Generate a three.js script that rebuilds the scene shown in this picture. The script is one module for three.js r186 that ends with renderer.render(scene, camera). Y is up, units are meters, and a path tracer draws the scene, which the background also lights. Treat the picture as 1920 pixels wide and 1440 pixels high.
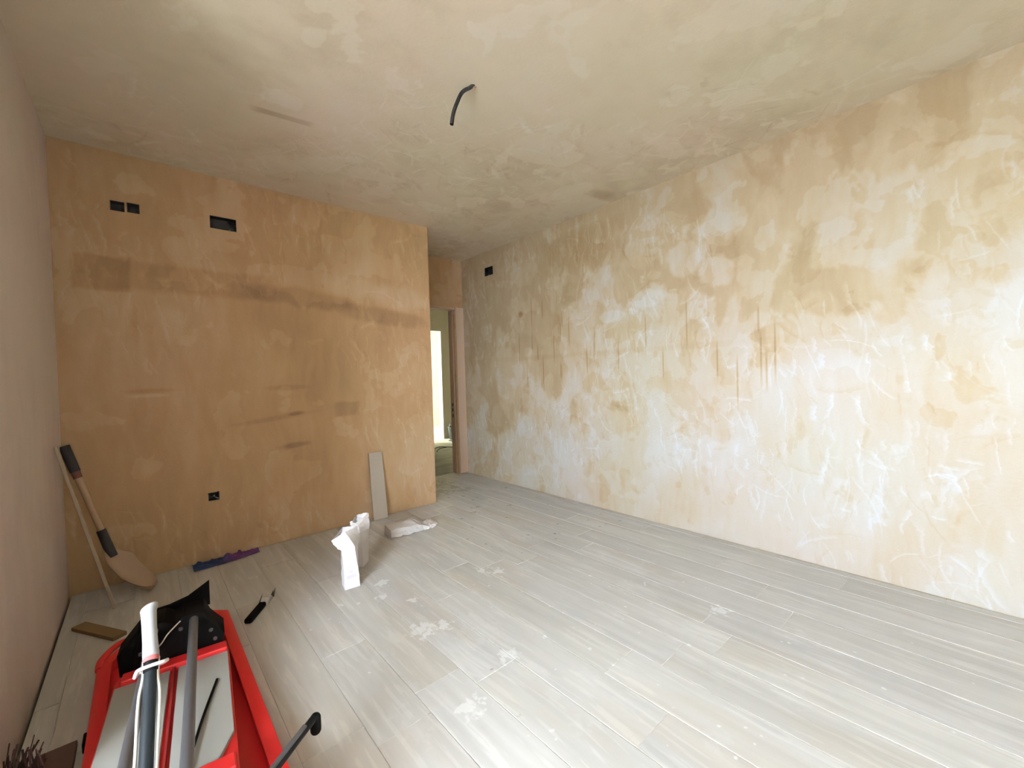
import * as THREE from 'three';
import { RoundedBoxGeometry } from 'three/addons/geometries/RoundedBoxGeometry.js';
import { mergeGeometries, mergeVertices, toCreasedNormals } from 'three/addons/utils/BufferGeometryUtils.js';
import { RectAreaLightUniformsLib } from 'three/addons/lights/RectAreaLightUniformsLib.js';

// ---------------------------------------------------------------- camera, sky, light, exposure
const scene = new THREE.Scene();
const camera = new THREE.PerspectiveCamera(85.07, 4 / 3, 0.05, 200);
{
  const yaw = 0.72506, pitch = 0.02005, roll = -0.02951;
  const f = new THREE.Vector3(Math.sin(yaw) * Math.cos(pitch), -Math.sin(pitch), -Math.cos(yaw) * Math.cos(pitch));
  const r = new THREE.Vector3(Math.cos(yaw), 0, Math.sin(yaw));
  const u = new THREE.Vector3().crossVectors(r, f);
  const r2 = r.clone().multiplyScalar(Math.cos(roll)).addScaledVector(u, Math.sin(roll));
  const u2 = u.clone().multiplyScalar(Math.cos(roll)).addScaledVector(r, -Math.sin(roll));
  camera.position.set(0, 1.16, 0);
  camera.quaternion.setFromRotationMatrix(new THREE.Matrix4().makeBasis(r2, u2, f.clone().negate()));
}
const renderer = new THREE.WebGLRenderer({ antialias: true });
renderer.toneMapping = THREE.LinearToneMapping;
renderer.toneMappingExposure = 1.45;
renderer.shadowMap.enabled = true;
scene.background = new THREE.Color().setRGB(39.5, 45.5, 51.5);        // even overcast sky
RectAreaLightUniformsLib.init();
function daylight(w, h, pos, dir, color, intensity) {              // daylight entering through one opening
  const l = new THREE.RectAreaLight(new THREE.Color().setRGB(...color), intensity, w, h);
  l.position.set(...pos);
  l.lookAt(pos[0] + dir[0], pos[1] + dir[1], pos[2] + dir[2]);
  scene.add(l);
  return l;
}
const RCX = -2.0, RCZ = -1.45;                                       // the room widens behind the short wall on the shovel's side
const WIN = { z0: -0.35, z1: 1.2, y0: 0.85, y1: 2.2 };               // window in the recess
daylight(1.45, 1.2, [RCX - 0.08, 1.52, 0.425], [1, -0.25, 0], [0.93, 0.99, 1.06], 8);
daylight(0.8, 1.4, [2.55, 1.25, -8.12], [1, 0, -0.3], [0.88, 1.0, 0.86], 62);  // green-tinted light added at an unseen opening to whiten the far room

// ---------------------------------------------------------------- helpers
function rng(seed) { let s = seed >>> 0; return () => { s = (s + 0x6d2b79f5) | 0; let t = Math.imul(s ^ (s >>> 15), 1 | s); t = (t + Math.imul(t ^ (t >>> 7), 61 | t)) ^ t; return ((t ^ (t >>> 14)) >>> 0) / 4294967296; }; }
function hash(x, y, s) { let h = Math.imul(x, 374761393) + Math.imul(y, 668265263) + Math.imul(s, 1274126177); h = Math.imul(h ^ (h >>> 13), 1274126177); return ((h ^ (h >>> 16)) >>> 0) / 4294967296; }
function noise(x, y, s = 0) {
  const xi = Math.floor(x), yi = Math.floor(y); let fx = x - xi, fy = y - yi;
  fx = fx * fx * (3 - 2 * fx); fy = fy * fy * (3 - 2 * fy);
  const a = hash(xi, yi, s), b = hash(xi + 1, yi, s), c = hash(xi, yi + 1, s), d = hash(xi + 1, yi + 1, s);
  return a + (b - a) * fx + (c - a) * fy + (a - b - c + d) * fx * fy;
}
function fbm(x, y, s = 0, o = 4) { let v = 0, a = 0.5, t = 0; for (let i = 0; i < o; i++) { v += a * noise(x, y, s + i * 17); t += a; a *= 0.5; x = x * 2.03 + 7.1; y = y * 2.03 + 3.7; } return v / t; }
const sstep = (a, b, x) => { const t = Math.min(1, Math.max(0, (x - a) / (b - a))); return t * t * (3 - 2 * t); };
const mix = (a, b, t) => a + (b - a) * t;
const toS = (l) => { l = Math.min(1, Math.max(0, l)); return l <= 0.0031308 ? 12.92 * l : 1.055 * Math.pow(l, 1 / 2.4) - 0.055; };
function dataTex(w, h, px, srgb = true) {
  const t = new THREE.DataTexture(px, w, h, THREE.RGBAFormat);
  t.magFilter = THREE.LinearFilter; t.minFilter = THREE.LinearMipmapLinearFilter; t.generateMipmaps = true;
  t.wrapS = t.wrapT = THREE.RepeatWrapping; if (srgb) t.colorSpace = THREE.SRGBColorSpace; t.needsUpdate = true;
  return t;
}
const used = new Map();
function numbered(n) { const k = used.get(n) ?? 0; used.set(n, k + 1); return k ? n + '_' + String(k).padStart(3, '0') : n; }
function shade(o) { o.traverse((m) => { if (m.isMesh) { m.castShadow = true; m.receiveShadow = true; } }); return o; }
function part(name, geo, mat, parent) { const m = new THREE.Mesh(geo, mat); m.name = name; parent.add(m); return shade(m); }
function thing(name, label, category, pos = [0, 0, 0], turn = 0, group) {
  const g = new THREE.Group(); g.name = numbered(name); g.position.set(...pos); g.rotation.y = turn;
  g.userData = { label, category }; if (group) g.userData.group = group; scene.add(g); return g;
}
function single(name, geo, mat, label, category, group) {
  const m = new THREE.Mesh(geo, mat); m.name = numbered(name); m.userData = { label, category }; if (group) m.userData.group = group; scene.add(m); return shade(m);
}
function struct(o, name, label, category) { o.name = name; o.userData = { kind: 'structure', label, category }; scene.add(o); return shade(o); }
function M(rgb, rough = 0.8, extra = {}) { const m = new THREE.MeshStandardMaterial({ roughness: rough, ...extra }); m.color.setRGB(...rgb); return m; }
function box(x0, x1, y0, y1, z0, z1, bevel = 0) {
  const w = x1 - x0, h = y1 - y0, d = z1 - z0;
  const g = bevel ? new RoundedBoxGeometry(w, h, d, 2, bevel) : new THREE.BoxGeometry(w, h, d);
  g.translate((x0 + x1) / 2, (y0 + y1) / 2, (z0 + z1) / 2); return g;
}
const V = (...a) => new THREE.Vector3(...a);
function tube(pts, r, seg = 40, rad = 12) {
  const c = new THREE.CatmullRomCurve3(pts.map((p) => V(...p)));
  const g = new THREE.TubeGeometry(c, seg, r, rad);
  const caps = [0, 1].map((t) => { const s = new THREE.CircleGeometry(r, rad); const tan = c.getTangentAt(t).multiplyScalar(t ? 1 : -1); s.applyQuaternion(new THREE.Quaternion().setFromUnitVectors(V(0, 0, 1), tan)); const p = c.getPointAt(t); s.translate(p.x, p.y, p.z); return s; });
  return mergeGeometries([g, ...caps]);
}
function rod(a, b, r0, r1 = r0, rad = 16) {
  const A = V(...a), B = V(...b), d = B.clone().sub(A), L = d.length();
  const g = new THREE.CylinderGeometry(r1, r0, L, rad, 1);
  g.applyQuaternion(new THREE.Quaternion().setFromUnitVectors(V(0, 1, 0), d.normalize()));
  g.translate((a[0] + b[0]) / 2, (a[1] + b[1]) / 2, (a[2] + b[2]) / 2); return g;
}
function extrude(pts, depth, bevel = 0, holes = []) {
  const s = new THREE.Shape(pts.map((p) => new THREE.Vector2(...p)));
  for (const h of holes) s.holes.push(new THREE.Path(h.map((p) => new THREE.Vector2(...p))));
  return new THREE.ExtrudeGeometry(s, { depth, bevelEnabled: bevel > 0, bevelThickness: bevel, bevelSize: bevel, bevelOffset: -bevel, bevelSegments: 2, curveSegments: 8 });
}

// ---------------------------------------------------------------- plaster textures, laid out in metres on each wall
// opt: base / dry / damp linear colours; marks: [kind, u, v, half width, half height, amount, turn]
function plaster(W, H, u0, v0, res, opt, seed) {
  const w = Math.round(W * res), h = Math.round(H * res), n = w * h;
  const dry = new Float32Array(n), R = rng(seed), bump = new Float32Array(n);
  // trowel strokes: one crisp edge, one feathered
  for (let i = 0; i < opt.strokes; i++) {
    const cu = R() * w, cv = R() * h;
    const a = (R() < opt.vertical ? Math.PI / 2 + (R() - 0.5) * 0.7 : (R() - 0.5) * Math.PI) + (opt.lean ?? 0);
    const zone = fbm(cu / res * 1.1, cv / res * 1.1, seed + 91, 2);
    if (zone < opt.zone) continue;
    const L = (0.03 + 0.14 * R() * R()) * res, T = (0.004 + 0.022 * R() * R()) * res, amt = (R() < 0.72 ? 1 : -0.6) * (0.25 + 0.75 * R()) * opt.amount, bend = (R() - 0.5) * 0.6;
    const ca = Math.cos(a), sa = Math.sin(a), ext = L + T;
    for (let y = Math.max(0, Math.floor(cv - ext)); y < Math.min(h, cv + ext); y++) for (let x = Math.max(0, Math.floor(cu - ext)); x < Math.min(w, cu + ext); x++) {
      const dx = x - cu, dy = y - cv, s = (dx * ca + dy * sa) / L; if (Math.abs(s) > 1) continue;
      let t = (-dx * sa + dy * ca) / T - bend * s * s * L / T + (noise(x * 0.25, y * 0.25, seed) - 0.5) * 0.9;
      if (t < -1 || t > 1) continue;
      const e = (t < -0.75 ? (t + 1) * 4 : (1 - t) / 1.75) * Math.min(1, (1 - Math.abs(s)) * 3);
      dry[y * w + x] += amt * e; bump[y * w + x] += 0.35 * e;
    }
  }
  const px = new Uint8Array(n * 4), bp = new Uint8Array(n * 4);
  const { base, dry: dc, damp } = opt;
  for (let y = 0; y < h; y++) for (let x = 0; x < w; x++) {
    const i = y * w + x, u = u0 + x / res, v = v0 + y / res;
    const wu = u + 0.12 * (fbm(u * 3, v * 3, seed + 5, 3) - 0.5), wv = v + 0.12 * (fbm(u * 3, v * 3, seed + 6, 3) - 0.5);
    let t = (fbm(wu * 1.3, wv * 1.3, seed + 1, 4) - 0.5) * 1.3 * opt.cloud;
    t += (fbm(wu * 5, wv * 5 * opt.stretch, seed + 2, 4) - 0.5) * 0.8 * opt.cloud;
    t += (fbm(wu * opt.fu, wv * opt.fv, seed + 8, 3) - 0.5) * 0.55 * opt.cloud;
    const fl = fbm(wu * 4.2 + 3, wv * 4.2, seed + 3, 5), zn = fbm(u * 0.9, v * 0.9, seed + 4, 2);
    t += opt.flakes * sstep(0.60, 0.635, fl + 0.25 * (zn - 0.5)) * (0.6 + 0.8 * noise(wu * 9, wv * 9, seed + 14));
    if (opt.dryLitSpread) { const q = 0.5 + 0.58 * opt.dryLitSpread(u, v); t -= 0.42 * sstep(0.36, 0.58, 0.86 - q + 2.2 * (fbm(wu * 4.0 + 21, wv * 2.6, seed + 81, 6) - 0.5)); t += 0.24 * sstep(0.36, 0.60, q + 2.2 * (fbm(wu * 3.1 + 11, wv * 2.4, seed + 71, 6) - 0.5)) + 0.26 * sstep(0.45, 0.56, q + 2.4 * (fbm(wu * 8 + 5, wv * 6.5, seed + 75, 5) - 0.5)) - 0.08; }
    t += dry[i];
    for (const [kind, mu, mv, hw, hh, amt, soft = 0.25, turn = 0] of opt.marks) {
      let du = u - mu, dv = v - mv; if (Math.abs(du) > hw * 2 + hh + 0.1 || Math.abs(dv) > hh * 2 + hw + 0.1) continue;
      if (turn) { const c = Math.cos(turn), s = Math.sin(turn); [du, dv] = [du * c + dv * s, -du * s + dv * c]; }
      const wob = (fbm(u * 11, v * 11, seed + 31, 3) - 0.5) * 0.55;
      const d = kind === 'box' ? Math.max(Math.abs(du) / hw, Math.abs(dv) / hh) : Math.hypot(du / hw, dv / hh);
      t += amt * (1 - sstep(1 - soft, 1 + soft, d + wob * (kind === 'box' ? 0.5 : 1)));
    }
    t += (noise(u * 260, v * 260, seed + 40) - 0.5) * 0.10;
    const hue = (fbm(u * 1.7 + 9, v * 1.7, seed + 7, 3) - 0.5) * opt.hue;        // pink against green
    const up = Math.max(0, Math.min(1.2, t)), dn = Math.max(0, Math.min(1.2, -t));
    for (let k = 0; k < 3; k++) {
      let c = mix(mix(base[k], dc[k], up), damp[k], dn);
      c *= k === 0 ? 1 + hue * 0.5 : k === 1 ? 1 - hue * 0.5 : 1 + hue * 0.25;
      px[i * 4 + k] = Math.round(255 * toS(c));
    }
    px[i * 4 + 3] = 255;
    const b = Math.round(255 * Math.min(1, Math.max(0, 0.45 + 0.35 * (fl - 0.5) + 0.25 * bump[i] + 0.1 * (noise(u * 120, v * 120, seed + 50) - 0.5))));
    bp[i * 4] = bp[i * 4 + 1] = bp[i * 4 + 2] = b; bp[i * 4 + 3] = 255;
  }
  const m = new THREE.MeshStandardMaterial({ roughness: opt.rough ?? 0.86, map: dataTex(w, h, px), bumpMap: dataTex(w, h, bp, false), bumpScale: 0.004 });
  m.userData.uv = [u0, v0, W, H];
  return m;
}
// a wall panel: rectangle in (u, v) metres with rectangular holes; U, N say where u and the outward face point; back is its thickness behind the face
function panel(u0, u1, v0, v1, holes, place, thick, mat, door) {
  const foot = door ? [[u0, v0], [door[0], v0], [door[0], door[2]], [door[1], door[2]], [door[1], v0], [u1, v0]] : [[u0, v0], [u1, v0]];
  const g = extrude([...foot, [u1, v1], [u0, v1]], thick, 0, holes.map(([a, b, c, d]) => [[a, c], [a, d], [b, d], [b, c]]));
  g.translate(0, 0, -thick);
  const p = g.attributes.position, uv = g.attributes.uv, [tu, tv, tw, th] = mat.userData.uv ?? [0, 0, 1, 1];
  for (let i = 0; i < p.count; i++) uv.setXY(i, (p.getX(i) - p.getZ(i) - tu) / tw, (p.getY(i) - tv) / th);
  place(g);
  return new THREE.Mesh(g, mat);
}

const L = -0.343, RX = 2.933, BZ = -3.407, XC = 2.028, DZ = -4.17, H = 2.55, NZ = 1.5;

const plBack = plaster(2.38, H, L, 0, 300, {
  base: [0.48, 0.315, 0.158], dry: [0.60, 0.465, 0.31], damp: [0.28, 0.17, 0.085], strokes: 1200, vertical: 0.75, lean: 0.15, zone: 0.42, amount: 0.38, cloud: 0.65, stretch: 0.5, fu: 26, fv: 5, flakes: 0.24, hue: 0.10,
  marks: [
    ['box', -0.15, 1.83, 0.12, 0.10, -0.42, 0.12], ['box', 0.30, 1.83, 0.42, 0.085, -0.42, 0.3], ['oval', 0.95, 1.79, 0.38, 0.07, -0.45, 0.35, -0.06], ['oval', 1.55, 1.70, 0.45, 0.07, -0.45, 0.35, -0.1],
    ['oval', 1.72, 1.86, 0.26, 0.11, 0.42, 0.4], ['oval', 1.35, 1.92, 0.22, 0.09, 0.28, 0.5],
    
    ['oval', 0.04, 1.10, 0.10, 0.012, 0.35, 0.4], ['oval', 0.04, 1.13, 0.12, 0.014, -0.35, 0.5], ['oval', 0.16, 1.56, 0.07, 0.10, 0.22, 0.4],
    ['oval', 0.72, 0.90, 0.26, 0.016, -0.32, 0.6, 0.10], ['oval', 0.86, 0.925, 0.05, 0.014, -0.7, 0.5, 0.1], ['oval', 0.85, 0.69, 0.09, 0.018, -0.6, 0.6, 0.05], ['oval', 0.80, 1.12, 0.14, 0.02, -0.35, 0.6],
    ['box', 1.235, 0.93, 0.095, 0.055, -0.45, 0.25], ['oval', 0.80, 0.45, 0.25, 0.2, -0.16, 0.6], ['oval', 1.18, 1.25, 0.35, 0.4, -0.14, 0.6], ['oval', 1.75, 0.6, 0.25, 0.4, 0.2, 0.5],
  ],
}, 11);
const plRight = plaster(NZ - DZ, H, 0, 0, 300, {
  base: [0.415, 0.33, 0.215], dry: [0.475, 0.465, 0.445], damp: [0.29, 0.195, 0.095], strokes: 2600, vertical: 0.72, lean: 0.12, zone: 0.34, amount: 0.55, cloud: 0.6, stretch: 0.45, fu: 30, fv: 6, flakes: 0.20, hue: 0.07, dryLitSpread: (u, v) => 0.62 * (u - 2.1) / 2 + 0.75 * (1.25 - v) / 1.25,  // dry patches, their spread painted after the light: paler low, browner high and far
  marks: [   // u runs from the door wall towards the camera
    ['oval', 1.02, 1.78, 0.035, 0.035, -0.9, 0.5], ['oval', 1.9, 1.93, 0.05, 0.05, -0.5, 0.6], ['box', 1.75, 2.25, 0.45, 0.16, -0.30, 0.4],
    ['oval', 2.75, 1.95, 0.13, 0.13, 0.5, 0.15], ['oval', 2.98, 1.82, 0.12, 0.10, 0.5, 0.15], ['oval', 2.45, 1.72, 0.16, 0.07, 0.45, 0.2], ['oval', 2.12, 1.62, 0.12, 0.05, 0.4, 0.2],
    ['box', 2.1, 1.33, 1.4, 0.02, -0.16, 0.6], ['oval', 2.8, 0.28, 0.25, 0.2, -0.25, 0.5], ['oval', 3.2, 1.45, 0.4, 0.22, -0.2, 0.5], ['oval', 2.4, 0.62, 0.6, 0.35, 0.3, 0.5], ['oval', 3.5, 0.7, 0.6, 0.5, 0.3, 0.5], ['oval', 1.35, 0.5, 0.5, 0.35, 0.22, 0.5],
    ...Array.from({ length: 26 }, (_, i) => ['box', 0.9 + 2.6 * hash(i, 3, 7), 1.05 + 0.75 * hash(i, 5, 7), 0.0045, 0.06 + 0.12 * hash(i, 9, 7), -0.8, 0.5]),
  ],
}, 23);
const plCeil = plaster(RX - L, NZ - DZ, 0, 0, 200, {
  base: [0.72, 0.63, 0.475], dry: [0.80, 0.735, 0.62], damp: [0.47, 0.365, 0.235], strokes: 3200, vertical: 0.0, lean: 0.5, zone: 0.36, amount: 0.55, cloud: 0.65, stretch: 0.8, fu: 9, fv: 16, flakes: 0.36, hue: 0.14,
  marks: [['box', 0.95, 1.74, 0.13, 0.022, -0.75, 0.35, 0.12], ['oval', 3.1, 2.2, 0.12, 0.07, -0.4, 0.4], ['oval', 1.55, 2.55, 0.4, 0.3, 0.2, 0.5]],
}, 37);
const plLeft = plaster(NZ - BZ, H, 0, 0, 200, {
  base: [0.66, 0.55, 0.475], dry: [0.73, 0.64, 0.57], damp: [0.46, 0.36, 0.29], strokes: 200, vertical: 0.8, zone: 0.45, amount: 0.2, cloud: 0.5, stretch: 0.5, fu: 16, fv: 4, flakes: 0.1, hue: 0.12, marks: [],
}, 41);
const plHall = plaster(4, 3, 0, 0, 100, {
  base: [0.60, 0.53, 0.40], dry: [0.7, 0.64, 0.52], damp: [0.46, 0.38, 0.26], strokes: 60, vertical: 0.7, zone: 0.4, amount: 0.2, cloud: 0.5, stretch: 0.6, fu: 12, fv: 4, flakes: 0.15, hue: 0.05, marks: [],
}, 53);

// ---------------------------------------------------------------- room shell
const rotX = (g) => g.rotateY(-Math.PI / 2);      // panel's u to world z, face to -x
const boxHoles = [[-0.099, -0.036, 2.205, 2.262], [-0.025, 0.031, 2.209, 2.266], [0.381, 0.529, 2.202, 2.284], [0.308, 0.368, 0.388, 0.442]];
struct(panel(L, XC, -0.12, H, boxHoles, (g) => g.translate(0, 0, BZ), 0.2, plBack), 'wall_back', 'bare brown plastered wall with dark damp band and electrical boxes', 'wall');
struct(panel(0, BZ - 0.2 - DZ, -0.12, H, [], (g) => { g.rotateY(Math.PI / 2); g.translate(XC, 0, BZ - 0.2); }, 0.12, plBack), 'wall_niche', 'short plastered wall end beside the doorway recess', 'wall');
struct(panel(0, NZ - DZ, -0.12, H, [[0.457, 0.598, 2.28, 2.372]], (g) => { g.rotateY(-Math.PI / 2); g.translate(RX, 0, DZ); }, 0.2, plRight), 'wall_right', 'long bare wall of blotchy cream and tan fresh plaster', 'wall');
struct(panel(0, RCZ - BZ, -0.12, H, [], (g) => { g.rotateY(Math.PI / 2); g.translate(L, 0, RCZ); }, 0.12, plLeft), 'wall_left', 'pinkish bare plastered wall by the leaning shovel', 'wall');
struct(panel(0, L - RCX - 0.12, -0.12, H, [], (g) => g.translate(RCX, 0, RCZ), 0.12, plLeft), 'wall_recess_far', 'plastered wall behind the short pinkish one', 'wall');
struct(panel(0, NZ - RCZ, -0.12, H, [[NZ - WIN.z1, NZ - WIN.z0, WIN.y0, WIN.y1]], (g) => { g.rotateY(Math.PI / 2); g.translate(RCX, 0, NZ); }, 0.25, plLeft), 'wall_recess_window', 'plastered wall with the window', 'wall');
struct(panel(RCX, RX, -0.12, H, [], (g) => { g.translate(-(RCX + RX), 0, 0); g.rotateY(Math.PI); g.translate(0, 0, NZ); }, 0.2, plLeft), 'wall_near', 'bare plastered wall opposite the one with the damp band', 'wall');
struct(panel(XC, RX, -0.12, H, [], (g) => g.translate(0, 0, DZ), 0.12, plBack, [2.11, 2.815, 1.962]), 'wall_door', 'narrow brown plastered wall above and around the doorway', 'wall');
{
  const g = extrude([[0, 0], [RX - L, 0], [RX - L, NZ - DZ], [0, NZ - DZ]], 0.2);
  const p = g.attributes.position, uv = g.attributes.uv; for (let i = 0; i < p.count; i++) uv.setXY(i, p.getX(i) / (RX - L), p.getY(i) / (NZ - DZ));
  g.rotateX(Math.PI / 2); g.translate(L, H + 0.2, DZ);
  struct(new THREE.Mesh(g, plCeil), 'ceiling', 'bare beige plastered ceiling with trowel marks', 'ceiling');
  struct(new THREE.Mesh(box(RCX, L, H, H + 0.2, RCZ, NZ), plLeft), 'ceiling_recess', 'plastered ceiling over the window side of the room', 'ceiling');
}
// window frame in the left wall
{
  const w = new THREE.Group(), m = M([0.75, 0.75, 0.74], 0.4);
  const { z0, z1, y0, y1 } = WIN;
  const fr = [[z0, z0 + 0.05, y0, y1], [z1 - 0.05, z1, y0, y1], [z0 + 0.05, z1 - 0.05, y0, y0 + 0.05], [z0 + 0.05, z1 - 0.05, y1 - 0.05, y1]];
  for (const [a, b, c, d] of fr) part('window_frame', box(RCX - 0.22, RCX - 0.17, c, d, a, b), m, w);
  const glass = new THREE.MeshPhysicalMaterial({ color: 0xffffff, roughness: 0.0, transmission: 1, thickness: 0, ior: 1.45 });
  part('pane', new THREE.PlaneGeometry(z1 - z0 - 0.1, y1 - y0 - 0.1).rotateY(Math.PI / 2).translate(RCX - 0.195, (y0 + y1) / 2, (z0 + z1) / 2), glass, w);
  struct(w, 'window_1', 'window with pale frame lighting the room', 'window');
}
struct(new THREE.Mesh(box(-40, RCX - 0.3, -0.5, -0.4, -30, 30), M([0.32, 0.31, 0.29], 0.95)), 'ground', 'paved ground outside the window', 'ground');

// ---------------------------------------------------------------- floor: plank tiles over pale grout
const P0 = 0.519, PW = 0.1955, PL = 1.172, FX0 = L, FX1 = RX, FZ0 = DZ, FZ1 = NZ;
const butt = { '-5': -1.1, '-4': -0.75, '-3': -1.6, '-2': -1.0, '-1': -1.38, 0: -1.84, 1: -1.395, 2: -1.281, 3: -0.716, 4: -0.98, 5: -0.849, 6: -0.735, 7: -0.865, 8: -0.605, 9: -0.77, 10: -1.05, 11: -0.5, 12: -1.3 };
const planks = [];
for (let k = -13; k <= 12; k++) {
  if (k === -5) { planks.push([P0 - 5 * PW, L + 0.012, RCZ + 0.01, FZ1, k, 0]); }
  const x0 = Math.max(P0 + k * PW, k < -5 ? RCX + 0.01 : FX0 + 0.012), x1 = Math.min(P0 + (k + 1) * PW, FX1 - 0.007); if (x1 < RCX + 0.02) continue; if (x1 - x0 < 0.02) continue;
  const far = x0 < L - 0.01 ? RCZ + 0.01 : x0 > XC - 0.02 ? DZ - 0.12 : BZ + 0.012, cuts = [far];
  let c = (butt[k] ?? -1.5 - 0.37 * (k % 3)) - PL * 4; while (c < FZ1) { if (c > far + 0.03 && c < FZ1 - 0.03) cuts.push(c); c += PL; }
  if (k === 0) cuts.push(-1.278);
  cuts.push(FZ1); cuts.sort((a, b) => a - b);
  for (let i = 0; i + 1 < cuts.length; i++) planks.push([x0, x1, cuts[i], cuts[i + 1], k, i]);
}
const floorMat = (() => {
  const W = FX1 - FX0, D = FZ1 - (DZ - 0.12), w = 1536, h = 2048, px = new Uint8Array(w * h * 4), bp = new Uint8Array(w * h * 4), R = rng(77);
  const splash = new Float32Array(w * h), dark = new Float32Array(w * h);
  const blot = (buf, x, z, r, amt, seed, asp = 1) => {
    const cx = (x - FX0) / W * w, cz = (z - (DZ - 0.12)) / D * h, rx = r / W * w * 1.6, rz = r / D * h * 1.6;
    for (let y = Math.max(0, Math.floor(cz - rz)); y < Math.min(h, cz + rz); y++) for (let q = Math.max(0, Math.floor(cx - rx)); q < Math.min(w, cx + rx); q++) {
      const dx = (q - cx) / rx * 1.6 * asp, dz = (y - cz) / rz * 1.6, d = Math.hypot(dx, dz) + (fbm(q * 0.13, y * 0.13, seed, 4) - 0.5) * 2.6;
      const a = amt * (1 - sstep(0.3, 0.85, d)); if (a > buf[y * w + q]) buf[y * w + q] = a;
    }
  };
  const at = (list, buf, amt, s) => list.forEach(([x, z, r], i) => blot(buf, x, z, r, amt, s + i));
  at([[0.92, -2.14, 0.03], [1.03, -2.0, 0.035], [0.80, -2.17, 0.014], [0.93, -1.72, 0.07], [1.02, -1.70, 0.05], [0.83, -1.20, 0.055], [0.80, -1.22, 0.03], [1.5, -2.0, 0.05], [1.55, -1.93, 0.05], [1.28, -1.65, 0.01], [1.42, -1.15, 0.012], [1.3, -1.3, 0.012], [0.73, -2.22, 0.03], [0.45, -2.9, 0.03], [0.98, -2.28, 0.05], [1.1, -1.32, 0.05], [2.05, -0.85, 0.05]], splash, 0.85, 300);
  for (let i = 0; i < 130; i++) blot(splash, 0.4 + R() * 2.0, -2.6 + R() * 2.6, 0.004 + 0.008 * R() * R(), 0.8, 400 + i);
  for (let i = 0; i < 60; i++) blot(splash, 0.5 + R() * 1.8, -2.7 + R() * 2.4, 0.03 + 0.07 * R(), 0.08 + 0.08 * R(), 600 + i, 1 + R());
  at([[1.0, -1.30, 0.010], [0.93, -1.06, 0.012], [1.1, -0.98, 0.008], [2.45, -3.5, 0.02], [2.3, -3.2, 0.02], [2.2, -3.0, 0.03], [1.75, -2.3, 0.015], [2.25, -2.35, 0.015], [2.38, -2.2, 0.012], [2.6, -3.0, 0.01], [2.1, -2.9, 0.03]], dark, 0.45, 700);
  for (let i = 0; i < 70; i++) blot(dark, 1.7 + R() * 1.1, -4.0 + R() * 2.2, 0.006 + 0.02 * R() * R(), 0.5, 800 + i);
  for (let i = 0; i < 50; i++) blot(dark, 2.05 + R() * 0.5, -4.25 + R() * 0.75, 0.02 + 0.06 * R(), 0.3, 900 + i);
  const tone = new Map();
  for (let y = 0; y < h; y++) for (let x = 0; x < w; x++) {
    const X = FX0 + (x + 0.5) / w * W, Z = DZ - 0.12 + (y + 0.5) / h * D, k = Math.floor((X - P0) / PW);
    let b = butt[k] ?? 0, q = Math.floor((Z - b) / PL), key = k * 31 + q; if (k === 0 && q === 0 && Z < -1.278) key = 5000;
    let T = tone.get(key); if (!T) { const r = rng(1000 + key); T = [r() - 0.5, r() - 0.5, r() * 40, r()]; tone.set(key, T); }
    const g1 = fbm(X * 34 + T[2], Z * 2.2 + T[2] * 3, 61, 4), g2 = fbm(X * 9 + T[2], Z * 1.3, 62, 4), sw = fbm(X * 2, Z * 2, 63, 3), sc = fbm(X * 60 + 3 * noise(X * 2, Z * 2, 66), Z * 5, 64, 3);
    let v = 0.54 * (1 + 0.08 * T[0] + 0.22 * (g1 - 0.5) + 0.20 * (g2 - 0.5) + 0.14 * (sw - 0.5) + 0.10 * sstep(0.6, 0.7, sc));
    let c = [v * 1.015, v, v * (0.945 + 0.03 * T[1])];
    const br = sstep(0.56, 0.72, fbm(X * 7 + T[2], Z * 1.6 + 9, 65, 3)) * 0.38; c = [c[0] * (1 - 0.06 * br), c[1] * (1 - 0.14 * br), c[2] * (1 - 0.24 * br)];
    const i = y * w + x, s = splash[i], d = dark[i];
    c = c.map((a, j) => mix(mix(a, [0.74, 0.74, 0.72][j], s), [0.14, 0.11, 0.075][j], d));
    for (let j = 0; j < 3; j++) px[i * 4 + j] = Math.round(255 * toS(c[j])); px[i * 4 + 3] = 255;
    bp[i * 4] = bp[i * 4 + 1] = bp[i * 4 + 2] = Math.round(255 * Math.min(1, 0.3 + 0.4 * g1 + 0.3 * s)); bp[i * 4 + 3] = 255;
  }
  return new THREE.MeshStandardMaterial({ map: dataTex(w, h, px), bumpMap: dataTex(w, h, bp, false), bumpScale: 0.0012, roughness: 0.55 });
})();
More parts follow.
